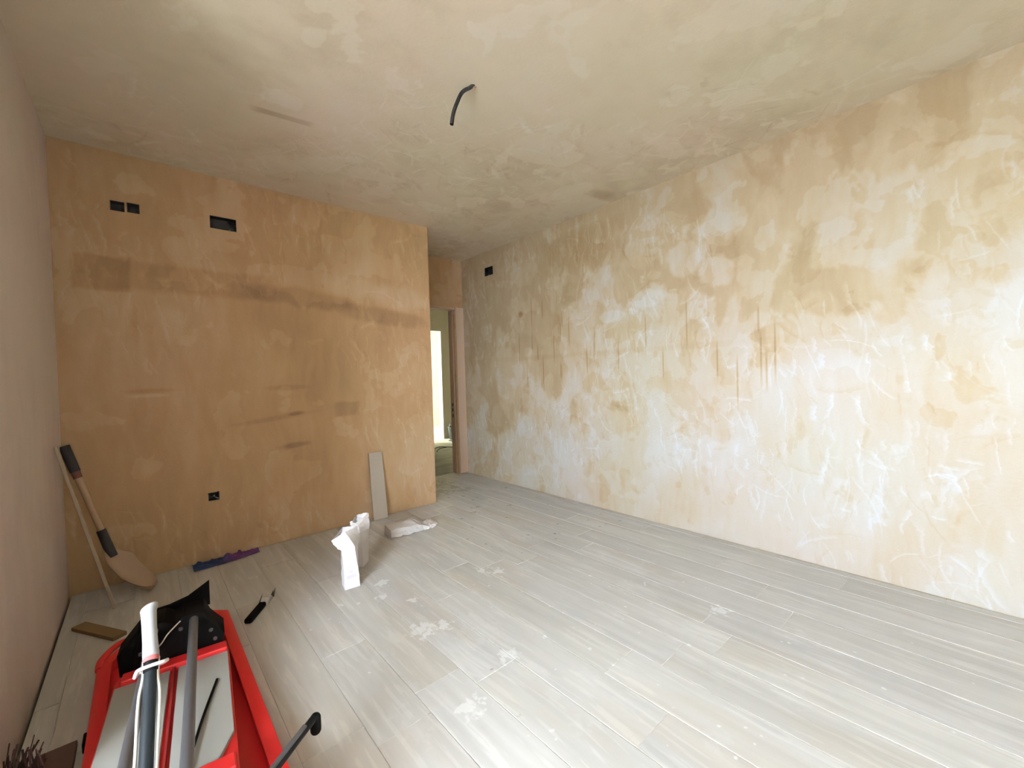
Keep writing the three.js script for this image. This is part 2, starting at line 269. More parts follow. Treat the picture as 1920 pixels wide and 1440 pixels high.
{
  const fl = new THREE.Group(), R = rng(5), gap = 0.0013;
  part('subfloor', box(FX0, FX1, -0.10, -0.05, DZ - 0.12, FZ1), M([0.2, 0.18, 0.15], 0.95), fl);
  part('subfloor', box(RCX, FX0, -0.10, -0.05, RCZ, FZ1), M([0.2, 0.18, 0.15], 0.95), fl);
  part('grout_bed', mergeGeometries([box(RCX + 0.01, FX0 + 0.012, -0.05, -0.0025, RCZ + 0.01, FZ1), box(FX0 + 0.012, FX1 - 0.007, -0.05, -0.0025, BZ + 0.012, FZ1), box(XC + 0.008, FX1 - 0.007, -0.05, -0.0025, DZ - 0.12, BZ + 0.012)]), M([0.60, 0.59, 0.55], 0.95), fl);
  const D = FZ1 - (DZ - 0.12);
  for (const [x0, x1, z0, z1] of planks) {
    const lift = (R() - 0.5) * 0.0008, a = x0 + gap, b = x1 - gap, c = z0 + gap, d = z1 - gap, bv = 0.0012;
    const g = extrude([[a, -d], [b, -d], [b, -c], [a, -c]], 0.006, bv); g.rotateX(-Math.PI / 2); g.translate(0, -0.006 - bv + lift, 0);
    const p = g.attributes.position, uv = g.attributes.uv; for (let i = 0; i < p.count; i++) uv.setXY(i, (p.getX(i) - FX0) / (FX1 - FX0), (p.getZ(i) - (DZ - 0.12)) / D);
    part(numbered('floor_plank'), g, floorMat, fl);
  }
  struct(fl, 'floor', 'dusty pale grey wood look plank tile floor', 'floor');
}

// ---------------------------------------------------------------- doorway, hall and the bright room behind
{
  const d = new THREE.Group();
  const wood = M([0.56, 0.42, 0.31], 0.7), dk = M([0.03, 0.022, 0.015], 0.9);
  const prof = [[2.822, -4.155], [2.932, -4.155], [2.932, -4.295], [2.806, -4.295], [2.806, -4.215], [2.822, -4.215]];
  const post = extrude(prof.map(([x, z]) => [x, -z]), 1.972, 0.003); post.rotateX(-Math.PI / 2); post.translate(0, 0.014, 0);
  const pj = part('jamb', post, wood, d);
  for (const y of [0.83, 0.77, 0.70]) part('strike_slot', box(2.8035, 2.8075, y - 0.02, y + 0.02, -4.262, -4.245), dk, pj);
  const post2 = extrude([[2.03, 4.155], [2.03, 4.295], [2.118, 4.295], [2.118, 4.155]], 1.972, 0.003); post2.rotateX(-Math.PI / 2); post2.translate(0, 0.014, 0);
  part('jamb', post2, wood, d);
  part('header', box(2.118, 2.806, 1.958, 1.986, -4.29, -4.16, 0.003), wood, d);
  struct(d, 'door_1', 'pale wooden door frame without a door', 'door');
}
const screed = (() => {
  const w = 512, px = new Uint8Array(w * w * 4);
  for (let y = 0; y < w; y++) for (let x = 0; x < w; x++) { const a = fbm(x / 40, y / 40, 71, 5), b = fbm(x / 9, y / 9, 72, 3), v = 0.36 + 0.30 * (a - 0.5) + 0.14 * (b - 0.5), i = (y * w + x) * 4; px[i] = 255 * toS(v); px[i + 1] = 255 * toS(v * 0.99); px[i + 2] = 255 * toS(v * 0.82); px[i + 3] = 255; }
  return new THREE.MeshStandardMaterial({ map: dataTex(w, w, px), roughness: 0.9 });
})();
function plain(name, g, mat, label, cat) { return struct(new THREE.Mesh(g, mat), name, label, cat); }
plain('floor_hall', box(-1.2, 5.6, -0.06, -0.001, -6.92, DZ - 0.12), screed, 'dusty greenish grey screed floor beyond the doorway', 'floor');
plain('floor_far', box(2.4, 8.6, -0.06, -0.001, -9.1, -6.92), screed, 'pale floor of the bright room behind the hall', 'floor');
struct(panel(-1.2, 8.6, -0.05, H, [], (g) => g.translate(0, 0, -6.8), 0.12, plHall, [3.55, 4.26, 2.035]), 'wall_hall_far', 'plastered hall wall with a second doorway', 'wall');
plain('wall_hall_near', box(-1.2, XC, -0.05, H, DZ - 0.12, DZ), plHall, 'hall wall backing the room', 'wall');
plain('wall_hall_side', box(5.0, 5.2, -0.05, H, -6.8, DZ), plHall, 'hall end wall', 'wall');
plain('wall_hall_front', box(RX + 0.2, 5.2, -0.05, H, DZ - 0.12, DZ), plHall, 'hall wall beside the door frame', 'wall');
struct(panel(0, 2.63, -0.05, H, [], (g) => { g.rotateY(Math.PI / 2); g.translate(-1.0, 0, DZ); }, 0.2, plHall), 'wall_hall_end', 'closed end wall of the hall', 'wall');
plain('ceiling_hall', box(-1.2, 5.6, H, H + 0.2, -9.2, DZ), plHall, 'hall ceiling', 'ceiling');
plain('ceiling_far', box(5.6, 8.7, H, H + 0.2, -9.2, -6.8), plHall, 'ceiling of the bright room behind the hall', 'ceiling');
plain('wall_far', box(2.4, 8.6, -0.05, H, -9.1, -8.95), plHall, 'brightly lit plastered wall of the far room', 'wall');
plain('wall_far_side', box(8.5, 8.6, -0.05, H, -8.95, -6.92), plHall, 'side wall of the bright far room', 'wall');
struct(panel(0, 2.03, -0.05, H, [[0.75, 1.65, 0.5, 2.0]], (g) => { g.rotateY(Math.PI / 2); g.translate(2.6, 0, -6.92); }, 0.15, plHall), 'wall_far_added_window', 'wall with an added unseen window opening in the bright far room', 'wall');
{
  const cab = tube([[3.35, 0.006, -5.75], [3.6, 0.006, -6.0], [3.72, 0.006, -6.02], [3.76, 0.006, -5.92], [3.62, 0.006, -5.9], [3.42, 0.006, -5.68]], 0.006, 60, 8);
  const cab2 = tube([[3.76, 0.007, -5.95], [3.82, 0.006, -5.85], [3.80, 0.006, -5.7], [3.86, 0.006, -5.6]], 0.006, 30, 8);
  single('power_cable', mergeGeometries([cab, cab2]), M([0.02, 0.02, 0.02], 0.6), 'thin black cable looped on the hall floor beyond the doorway', 'cable');
  const mat = single('rubber_mat', box(4.17, 4.5, 0, 0.012, -6.5, -6.36, 0.004), M([0.03, 0.03, 0.028], 0.8), 'flat dark rubber mat on the hall floor', 'mat');
  const b = thing('bucket', 'dark grey bucket standing in the hall past the door frame', 'bucket', [4.36, 0, -6.6]);
  part('body', new THREE.LatheGeometry([[0.001, 0.004], [0.085, 0.004], [0.11, 0.22], [0.118, 0.225], [0.118, 0.235], [0.105, 0.235], [0.08, 0.012], [0.001, 0.012]].map((p) => new THREE.Vector2(...p)), 28), M([0.05, 0.05, 0.04], 0.5), b);
  part('handle', tube([[-0.115, 0.22, 0], [-0.09, 0.30, 0.02], [0, 0.33, 0.03], [0.09, 0.30, 0.02], [0.115, 0.22, 0]], 0.004, 24, 8), M([0.3, 0.3, 0.3], 0.4, { metalness: 0.8 }), b);
}

// ---------------------------------------------------------------- electrical boxes and ceiling conduit
const blackPlastic = M([0.012, 0.014, 0.016], 0.45), wireMat = M([0.30, 0.32, 0.32], 0.5);
function eBox(label, w, h, place, wires) {
  const g = thing('electrical_box', label, 'electrical box', place.pos, place.turn ?? 0, undefined);
  const t = 0.003, d = 0.05;
  const s = extrude([[-w / 2, -h / 2], [w / 2, -h / 2], [w / 2, h / 2], [-w / 2, h / 2]], d, 0, [[[-w / 2 + t, -h / 2 + t], [-w / 2 + t, h / 2 - t], [w / 2 - t, h / 2 - t], [w / 2 - t, -h / 2 + t]]]);
  s.translate(0, 0, -d + 0.002);
  part('shell', mergeGeometries([s, box(-w / 2, w / 2, -h / 2, h / 2, -d - 0.003, -d + 0.002).toNonIndexed()]), blackPlastic, g);
  for (const [i, s2] of wires.entries()) part('wire', tube(s2, 0.0035, 20, 6), i % 2 ? wireMat : blackPlastic, g);
  for (const sx of [-1, 1]) part('screw_lug', box(sx * (w / 2 - 0.008) - 0.004, sx * (w / 2 - 0.008) + 0.004, -0.004, 0.004, -0.012, -0.002), blackPlastic, g);
  return g;
}
eBox('small black recessed electrical box, closest to the wall corner of a pair', 0.063, 0.057, { pos: [-0.0675, 2.2335, BZ] }, []);
eBox('small black recessed electrical box next to the wide one, second of a pair', 0.056, 0.057, { pos: [0.003, 2.2375, BZ] }, []);
eBox('wide black recessed electrical box high on the brown wall', 0.148, 0.082, { pos: [0.455, 2.243, BZ] }, [[[0.03, 0.03, -0.045], [0.04, 0.012, -0.02], [0.046, 0.006, -0.012]], [[0.02, -0.036, -0.045], [0.03, -0.034, -0.02], [0.04, -0.03, -0.012]]]);
eBox('low black socket box with wire ends near the floor of the brown wall', 0.06, 0.054, { pos: [0.338, 0.415, BZ] }, [[[-0.01, 0, -0.045], [-0.008, 0.008, 0], [-0.012, -0.008, 0.008]], [[0.006, 0, -0.045], [0.004, 0.01, 0.004], [-0.004, 0.004, 0.01]], [[0.015, 0, -0.045], [0.018, 0.02, 0.002], [0.024, 0.03, 0.008]], [[0.0, 0, -0.045], [0.012, -0.01, 0.002], [0.03, -0.018, 0.008]], [[-0.02, 0, -0.045], [-0.024, 0.018, 0.002], [-0.03, 0.024, 0.006]]]);
eBox('black recessed electrical box high on the cream wall near the doorway', 0.141, 0.092, { pos: [RX, 2.326, DZ + 0.5275], turn: -Math.PI / 2 }, [[[-0.04, 0, -0.045], [-0.052, -0.01, -0.02], [-0.055, -0.02, -0.008]], [[0, -0.04, -0.045], [-0.01, -0.036, -0.02], [-0.02, -0.034, -0.008]]]);
{
  const g = thing('ceiling_conduit', 'black corrugated conduit hanging from the ceiling', 'conduit', [1.226, H, -1.611]);
  const pts = [[0.02, 0.02, 0.01], [0.004, -0.006, -0.006], [-0.03, -0.032, -0.03], [-0.062, -0.098, -0.04], [-0.08, -0.15, -0.044], [-0.089, -0.2, -0.046]];
  const c = new THREE.CatmullRomCurve3(pts.map((p) => V(...p)));
  const geo = tube(pts, 0.0085, 160, 14), p = geo.attributes.position, n = geo.attributes.normal;
  for (let i = 0; i <= 160; i++) for (let j = 0; j <= 14; j++) { const k = i * 15 + j, s = (i % 4 < 2 ? 1 : -1) * 0.0007; p.setXYZ(k, p.getX(k) + n.getX(k) * s, p.getY(k) + n.getY(k) * s, p.getZ(k) + n.getZ(k) * s); }
  geo.computeVertexNormals();
  part('tube', geo, M([0.008, 0.008, 0.008], 0.55), g);
  part('wire', tube([[0.0, 0.01, 0.0], [0.014, -0.012, 0.004], [0.02, -0.008, 0.01]], 0.0018, 16, 6), M([0.35, 0.14, 0.05], 0.5), g);
  part('wire', tube([[0.004, 0.01, 0.0], [0.01, -0.01, -0.002], [0.012, -0.016, 0.006]], 0.0018, 16, 6), M([0.5, 0.5, 0.5], 0.5), g);
}

// ---------------------------------------------------------------- red tray and the tile cutter lying in it
const red = new THREE.MeshPhysicalMaterial({ roughness: 0.42 }); red.color.setRGB(0.62, 0.022, 0.024);
const steel = M([0.16, 0.163, 0.175], 0.32, { metalness: 0.55 }), alu = M([0.40, 0.405, 0.37], 0.5, { metalness: 0.15 }), rubber = new THREE.MeshPhysicalMaterial({ color: 0x0b0b0c, roughness: 0.7, specularIntensity: 0.25 });
{
  const t = thing('carrying_case', 'open red plastic case holding the tile cutter on the floor', 'case');
  const x0 = -0.160, x1 = 0.271, zf = -2.49, zn = -0.72, cf = 0.16, hgt = 0.062;
  const outline = (o) => [[x0 + o, -zn - o * -1 + 0], [x1 - o, -zn + o], [x1 - o, -zf - 0.05 - o * 0.6], [x1 - 0.05 - o * 0.6, -zf - o], [x0 + 0.11 + o * 0.4, -zf - o], [x0 + o, -zf - cf - o * 0.4]].map(([a, b]) => [a, b]);
  const wall = extrude(outline(0), hgt - 0.012, 0.006, [outline(0.028).reverse()]); wall.rotateX(-Math.PI / 2); wall.translate(0, 0.006, 0);
  part('side_wall', toCreasedNormals(wall, 0.6), red, t);
  const fl = extrude(outline(0.02), 0.012, 0); fl.rotateX(-Math.PI / 2); fl.translate(0, 0.004, 0);
  part('tray_floor', fl, red, t);
  const rim = extrude(outline(-0.008), 0.008, 0.003, [outline(0.034).reverse()]); rim.rotateX(-Math.PI / 2); rim.translate(0, hgt - 0.01, 0);
  part('rim', toCreasedNormals(rim, 0.6), red, t);
  for (const z of [-1.9, -1.35]) part('latch', box(x0 - 0.018, x0 - 0.009, 0.018, 0.05, z - 0.03, z + 0.03, 0.004), rubber, t);
  part('carry_handle', tube([[x0 - 0.002, 0.055, -2.30], [x0 + 0.0, 0.062, -2.35], [x0 + 0.05, 0.062, -2.46], [x0 + 0.09, 0.055, -2.485]], 0.012, 24, 10), red, t);
}
{
  const t = thing('tile_cutter', 'manual tile cutter with steel rails and grey handle lying in the red case', 'tile cutter', [0.014, 0.045, -1.52], -0.0925); t.scale.setScalar(0.965);
  // local: -z towards the brown wall, rails along z
  const zf = -0.455, zn = 0.62, hw = 0.172;
  const ch = 0.05;
  const body = extrude([[-hw, -zn + ch], [-hw + ch, -zn], [hw - ch, -zn], [hw, -zn + ch], [hw, -zf + 0.06], [hw - ch, -zf + 0.16], [-hw + ch, -zf + 0.16], [-hw, -zf + 0.06]], 0.05, 0.004);
  body.rotateX(-Math.PI / 2); body.translate(0, 0.024, 0); part('base', body, red, t);
  const pad = (a, b) => { const g = box(a, b, 0.078, 0.09, zf, 0.12, 0.003); return g; };
  part('pad', pad(-hw + 0.006, -0.012), alu, t); 
  const rp = extrude([[0.012, -0.14], [hw - 0.058, -0.14], [hw - 0.006, 0.02 - 0.04], [hw - 0.006, -zf], [0.012, -zf]], 0.012, 0.002); rp.rotateX(-Math.PI / 2); rp.translate(0, 0.077, 0);
  part('pad', rp, alu, t);
  for (const [x, z] of [[-0.12, -0.26], [0.13, -0.26], [-0.07, 0.36], [0.13, 0.36]]) part('foot', rod([x, -0.0275, z], [x, 0.03, z], 0.014), rubber, t);
  part('breaking_ridge', box(-0.003, 0.003, 0.078, 0.096, zf - 0.02, 0.5), M([0.25, 0.02, 0.02], 0.4), t);
  part('end_block', box(-0.15, 0.165, 0.074, 0.105, zf - 0.06, zf - 0.003, 0.006), red, t);
  part('end_block', box(-0.165, 0.165, 0.074, 0.105, 0.13, 0.19, 0.006), red, t);
  for (const sx of [-1, 1]) part('rail', rod([sx * 0.0615, 0.22, -0.60], [sx * 0.0615, 0.22, 0.72], 0.0148, 0.0148, 28), steel, t);
  // black mounts carrying the rails
  const mount = (z0, z1) => { const g = extrude([[-0.13, 0.078], [0.15, 0.078], [0.16, 0.13], [0.115, 0.19], [0.095, 0.238], [0.03, 0.246], [0.0, 0.225], [-0.03, 0.246], [-0.095, 0.238], [-0.12, 0.17]], z1 - z0, 0.006); g.translate(0, 0, z0); return g; };
  const mt = part('rail_mount', toCreasedNormals(mount(-0.66, -0.535), 0.5), rubber, t);
  for (const [x, y, z] of [[0.115, 0.16, -0.525], [0.128, 0.12, -0.525], [-0.1, 0.15, -0.525], [0.02, 0.2, -0.525]]) part('bolt', new THREE.CylinderGeometry(0.007, 0.007, 0.006, 12).rotateX(Math.PI / 2).translate(x, y, z), steel, mt);
  part('rail_mount', mount(0.66, 0.74), rubber, t);
  // black protective flap standing up behind the mount
  const flap = extrude([[-0.10, 0.2], [0.115, 0.2], [0.115, 0.305], [0.095, 0.293], [0.04, 0.26], [-0.02, 0.245], [-0.09, 0.24]], 0.006, 0.002); flap.translate(0, 0, -0.685);
  part('flap', flap, rubber, t);
  const brush = extrude([[-0.165, 0.07], [-0.05, 0.07], [-0.04, 0.2], [-0.11, 0.225], [-0.17, 0.15]], 0.10, 0.01); brush.translate(0, 0, -0.66);
  part('end_cover', brush, rubber, t);
  part('guide_wire', tube([[-0.07, 0.15, -0.515], [-0.04, 0.175, -0.50], [-0.02, 0.2, -0.51], [0.02, 0.23, -0.53]], 0.003, 24, 8), M([0.75, 0.72, 0.65], 0.3, { metalness: 0.8 }), t);
  // carriage with lever and grip
  const s = part('carriage', toCreasedNormals(extrude([[-0.09, 0.19], [0.09, 0.19], [0.09, 0.25], [0.03, 0.265], [0.02, 0.31], [-0.02, 0.31], [-0.03, 0.265], [-0.09, 0.25]], 0.11, 0.005).translate(0, 0, 0.56), 0.5), rubber, t);
  const A = [0.008, 0.275, 0.605], B = [0.012, 0.545, 0.335], C = [0.002, 0.628, 0.24];
  const lerp = (p, q, k) => p.map((a, i) => a + (q[i] - a) * k);
  part('lever', rod(A, B, 0.0125, 0.0115, 20), new THREE.MeshPhysicalMaterial({ color: 0x1c2226, roughness: 0.5, specularIntensity: 0.4 }), t);
  for (const sx of [-1, 1]) part('side_rod', tube([[A[0] + sx * 0.0175, A[1] + 0.004, A[2]], [lerp(A, B, 0.5)[0] + sx * 0.0168, lerp(A, B, 0.5)[1], lerp(A, B, 0.5)[2]], [lerp(A, B, 0.82)[0] + sx * 0.0168, lerp(A, B, 0.82)[1], lerp(A, B, 0.82)[2]], [lerp(A, B, 0.9)[0] + sx * 0.0125, lerp(A, B, 0.9)[1], lerp(A, B, 0.9)[2]], [B[0] + sx * 0.0125, B[1], B[2]]], 0.0032, 40, 8), M([0.72, 0.72, 0.70], 0.3, { metalness: 0.6 }), t);
  // grip: lathe along the lever with a flared, slanted end
  const dir = V(C[0] - B[0], C[1] - B[1], C[2] - B[2]), GL = dir.length();
  const grip = new THREE.LatheGeometry([[0.001, 0], [0.0145, 0.001], [0.0150, 0.01], [0.0138, 0.04], [0.0138, GL * 0.6], [0.0146, GL * 0.86], [0.0160, GL * 0.93], [0.0152, GL * 0.975], [0.010, GL * 0.998], [0.001, GL]].map((p) => new THREE.Vector2(...p)), 32);
  { const p = grip.attributes.position; for (let i = 0; i < p.count; i++) { const y = p.getY(i), k = sstep(GL * 0.82, GL, y); p.setXYZ(i, p.getX(i) * (1 + 0.06 * k) + 0.002 * k, y + k * 0.3 * p.getX(i), p.getZ(i)); } grip.computeVertexNormals(); }
  grip.applyQuaternion(new THREE.Quaternion().setFromUnitVectors(V(0, 1, 0), dir.clone().normalize())); grip.translate(...B);
  const gm = part('grip', grip, M([0.38, 0.385, 0.40], 0.6), t); gm.userData.label = 'light grey rubber grip';
  // steel loop collar under the grip
  const loop = [[-0.034, -0.012, 0.004], [-0.026, 0.008, 0.012], [0.0, 0.012, 0.014], [0.028, 0.010, 0.010], [0.036, 0.004, -0.004], [0.026, -0.006, -0.016], [0.0, -0.010, -0.018], [-0.028, -0.014, -0.014]];
  const lc = new THREE.CatmullRomCurve3(loop.map((q) => V(B[0] + 0.78 * q[0], B[1] - 0.012 + 0.78 * q[1], B[2] + 0.012 + 0.78 * q[2])), true, 'catmullrom', 0.3);
  part('collar', new THREE.TubeGeometry(lc, 80, 0.004, 10, true), M([0.80, 0.80, 0.82], 0.3, { metalness: 0.4 }), t);
  part('collar_hub', rod(lerp(A, B, 0.93), lerp(A, B, 1.0), 0.0135, 0.0135, 20), rubber, t);
  part('red_band', rod(lerp(A, B, 0.985), lerp(A, B, 1.01), 0.0148, 0.0148, 20), M([0.45, 0.12, 0.12], 0.5), t);
  // side stop arm with hanging end
  const arm = part('side_arm', toCreasedNormals(rod([0.15, 0.105, 0.365], [0.362, 0.135, 0.188], 0.013, 0.011, 12), 0.5), new THREE.MeshPhysicalMaterial({ color: 0x111112, roughness: 0.4, specularIntensity: 0.5 }), t);
  part('arm_strip', box(-0.085, 0.085, -0.003, 0.003, -0.006, 0.006).rotateZ(0.11).rotateY(0.696).translate(0.268, 0.134, 0.268), steel, arm);
  part('arm_end', new THREE.CapsuleGeometry(0.0155, 0.034, 6, 16).translate(0.366, 0.112, 0.185), rubber, arm);
  part('strap', tube([[0.128, 0.094, -0.275], [0.09, 0.096, -0.1], [0.055, 0.1, 0.1], [0.03, 0.104, 0.25]], 0.0042, 30, 8), rubber, t);
}

// ---------------------------------------------------------------- shovel and lath in the corner
{
  const wood = M([0.42, 0.29, 0.18], 0.75), dk = M([0.02, 0.018, 0.022], 0.6), dirt = M([0.42, 0.30, 0.20], 0.95);
  const t = thing('shovel', 'small long-bladed shovel with black grip leaning in the room corner', 'shovel');
  const T = V(-0.328, 0.845, -3.36), S = V(-0.165, 0.235, -3.30), tip = V(0.0, 0.012, -3.12);
  const ax = T.clone().sub(S), pt = (k) => { const p = S.clone().addScaledVector(ax, k); return [p.x, p.y, p.z]; };
  part('shaft', rod(pt(0), pt(0.86), 0.0145, 0.0155, 16), wood, t);
  part('grip', tube([pt(0.76), pt(0.86), pt(0.95), pt(1.0)], 0.0225, 20, 14), dk, t);
  part('grip_band', rod(pt(0.70), pt(0.76), 0.0185, 0.0195, 16), M([0.16, 0.05, 0.035], 0.6), t);
  part('socket', rod(pt(-0.06), pt(0.20), 0.024, 0.021, 18), dk, t);
  // dished round-point blade
  const nu = 14, nv = 20, pos = [], idx = [], bl = tip.clone().sub(S), len = bl.length(); bl.normalize();
  const side = V(0.34, 0.28, -0.9).addScaledVector(bl, -V(0.34, 0.28, -0.9).dot(bl)).normalize(), nor = V().crossVectors(side, bl).normalize(); if (nor.y < 0) nor.negate();
  for (const off of [0, -0.004]) for (let j = 0; j <= nv; j++) for (let i = 0; i <= nu; i++) {
    const v = j / nv, u = i / nu * 2 - 1, w = 0.026 + 0.05 * sstep(0.0, 0.3, v); const half = w * Math.sqrt(Math.max(0.0004, 1 - Math.pow(Math.max(0, (v - 0.5) / 0.5), 2.2)));
    const p = S.clone().addScaledVector(bl, -0.02 + v * (len + 0.02)).addScaledVector(side, u * half).addScaledVector(nor, off + 0.035 * u * u * sstep(0, 0.3, v) + -0.03 * Math.sin(v * Math.PI) + 0.0);
    pos.push(p.x, Math.max(0.003, p.y), p.z);
  }
  const ring = (nu + 1) * (nv + 1);
  for (let j = 0; j < nv; j++) for (let i = 0; i < nu; i++) { const a = j * (nu + 1) + i, b = a + 1, c = a + nu + 1, d = c + 1; idx.push(a, c, b, b, c, d, ring + a, ring + b, ring + c, ring + b, ring + d, ring + c); }
  const g = new THREE.BufferGeometry(); g.setAttribute('position', new THREE.Float32BufferAttribute(pos, 3)); g.setIndex(idx); g.computeVertexNormals();
  dirt.side = THREE.DoubleSide; part('blade', g, dirt, t);

  const a = V(-0.145, 0.004, -3.036), b = V(-0.332, 0.868, -3.10), d = b.clone().sub(a), lg = new RoundedBoxGeometry(0.012, d.length(), 0.03, 1, 0.002);
  lg.applyQuaternion(new THREE.Quaternion().setFromUnitVectors(V(0, 1, 0), d.clone().normalize())); lg.translate((a.x + b.x) / 2, (a.y + b.y) / 2, (a.z + b.z) / 2);
  single('wooden_lath', lg, M([0.44, 0.36, 0.26], 0.8), 'thin pale wooden lath leaning on the pinkish wall beside the shovel', 'lath');
}

// ---------------------------------------------------------------- cut tile plank leaning on the back wall
{
  const g = extrude([[-0.061, 0], [0.061, 0], [0.056, 0.548], [-0.057, 0.552]], 0.007, 0.0015);
  g.rotateX(-Math.atan2(0.068, 0.54)); g.translate(1.449, 0.004, BZ + 0.081);
  const m = single('tile_offcut', g, M([0.45, 0.40, 0.33], 0.6), 'narrow beige tile offcut leaning upright on the brown wall', 'tile');
}

// ---------------------------------------------------------------- paper bags
const paperTex = (() => {
  const c = document.createElement('canvas'); c.width = 256; c.height = 512; const x = c.getContext('2d');
  x.fillStyle = '#f1eff2'; x.fillRect(0, 0, 256, 512);
  x.fillStyle = 'rgba(196,190,210,0.55)'; x.fillRect(44, 250, 168, 12); x.fillRect(44, 274, 150, 10); x.fillRect(90, 292, 60, 40); x.fillRect(44, 345, 168, 46);
  x.fillStyle = 'rgba(206,200,216,0.45)'; x.fillRect(60, 150, 130, 60); x.fillRect(44, 404, 168, 8); x.fillRect(44, 420, 140, 8);
  const t = new THREE.CanvasTexture(c); t.colorSpace = THREE.SRGBColorSpace; return t;
})();
const paper = new THREE.MeshStandardMaterial({ map: paperTex, roughness: 0.75, side: THREE.DoubleSide });
const paperGreyShade = M([0.62, 0.60, 0.58], 0.8, { side: THREE.DoubleSide });  // darker copy of the white paper: shade of turned-away sides put into the colour
const paperWhite = M([0.86, 0.85, 0.86], 0.75, { side: THREE.DoubleSide });
// rings: [y, four corners (front-left, front-right, back-right, back-left) as x, z]
function bagSkin(rings, seed, crumple, closed = true, sub = 5, vs = 5) {
  const pos = [], uv = [], idx = [], cols = 4 * sub + 1, rows = (rings.length - 1) * vs + 1;
  for (let j = 0; j < rows; j++) {
    const q = Math.min(rings.length - 2, Math.floor(j / vs)), k = j / vs - q, A = rings[q], B = rings[q + 1];
    for (let i = 0; i < cols; i++) {
      const s = Math.min(3, Math.floor(i / sub)), f = i / sub - s, n = (s + 1) % 4;
      const co = (r, c, a) => r[1 + c * 3 + a];
      const p = [0, 1, 2].map((a) => mix(mix(co(A, s, a), co(A, n, a), f), mix(co(B, s, a), co(B, n, a), f), k));
      const e = crumple * (j === 0 ? 0 : 1), ii = i % (cols - 1);
      pos.push(p[0] + e * (noise(ii * 0.9, j * 0.7, seed) - 0.5), p[1] + e * 0.6 * (noise(ii * 0.9, j * 0.7, seed + 1) - 0.5), p[2] + e * (noise(ii * 0.9, j * 0.7, seed + 2) - 0.5));
      uv.push(i / sub, j / (rows - 1));
    }
  }
  for (let j = 0; j + 1 < rows; j++) for (let i = 0; i + 1 < cols; i++) { const a = j * cols + i; idx.push(a, a + 1, a + cols, a + 1, a + cols + 1, a + cols); }
  if (closed) { const b = pos.length / 3; pos.push(...rings[0].slice(1, 4)); pos.push(...rings[0].slice(4, 7)); pos.push(...rings[0].slice(7, 10)); pos.push(...rings[0].slice(10, 13)); uv.push(0, 0, 1, 0, 1, 0, 0, 0); idx.push(b, b + 2, b + 1, b, b + 3, b + 2); }
  const g = new THREE.BufferGeometry(); g.setAttribute('position', new THREE.Float32BufferAttribute(pos, 3)); g.setAttribute('uv', new THREE.Float32BufferAttribute(uv, 2)); g.setIndex(idx);
  return toCreasedNormals(g, 0.45);
}
const ring = (...c) => [0, ...c.flat()];
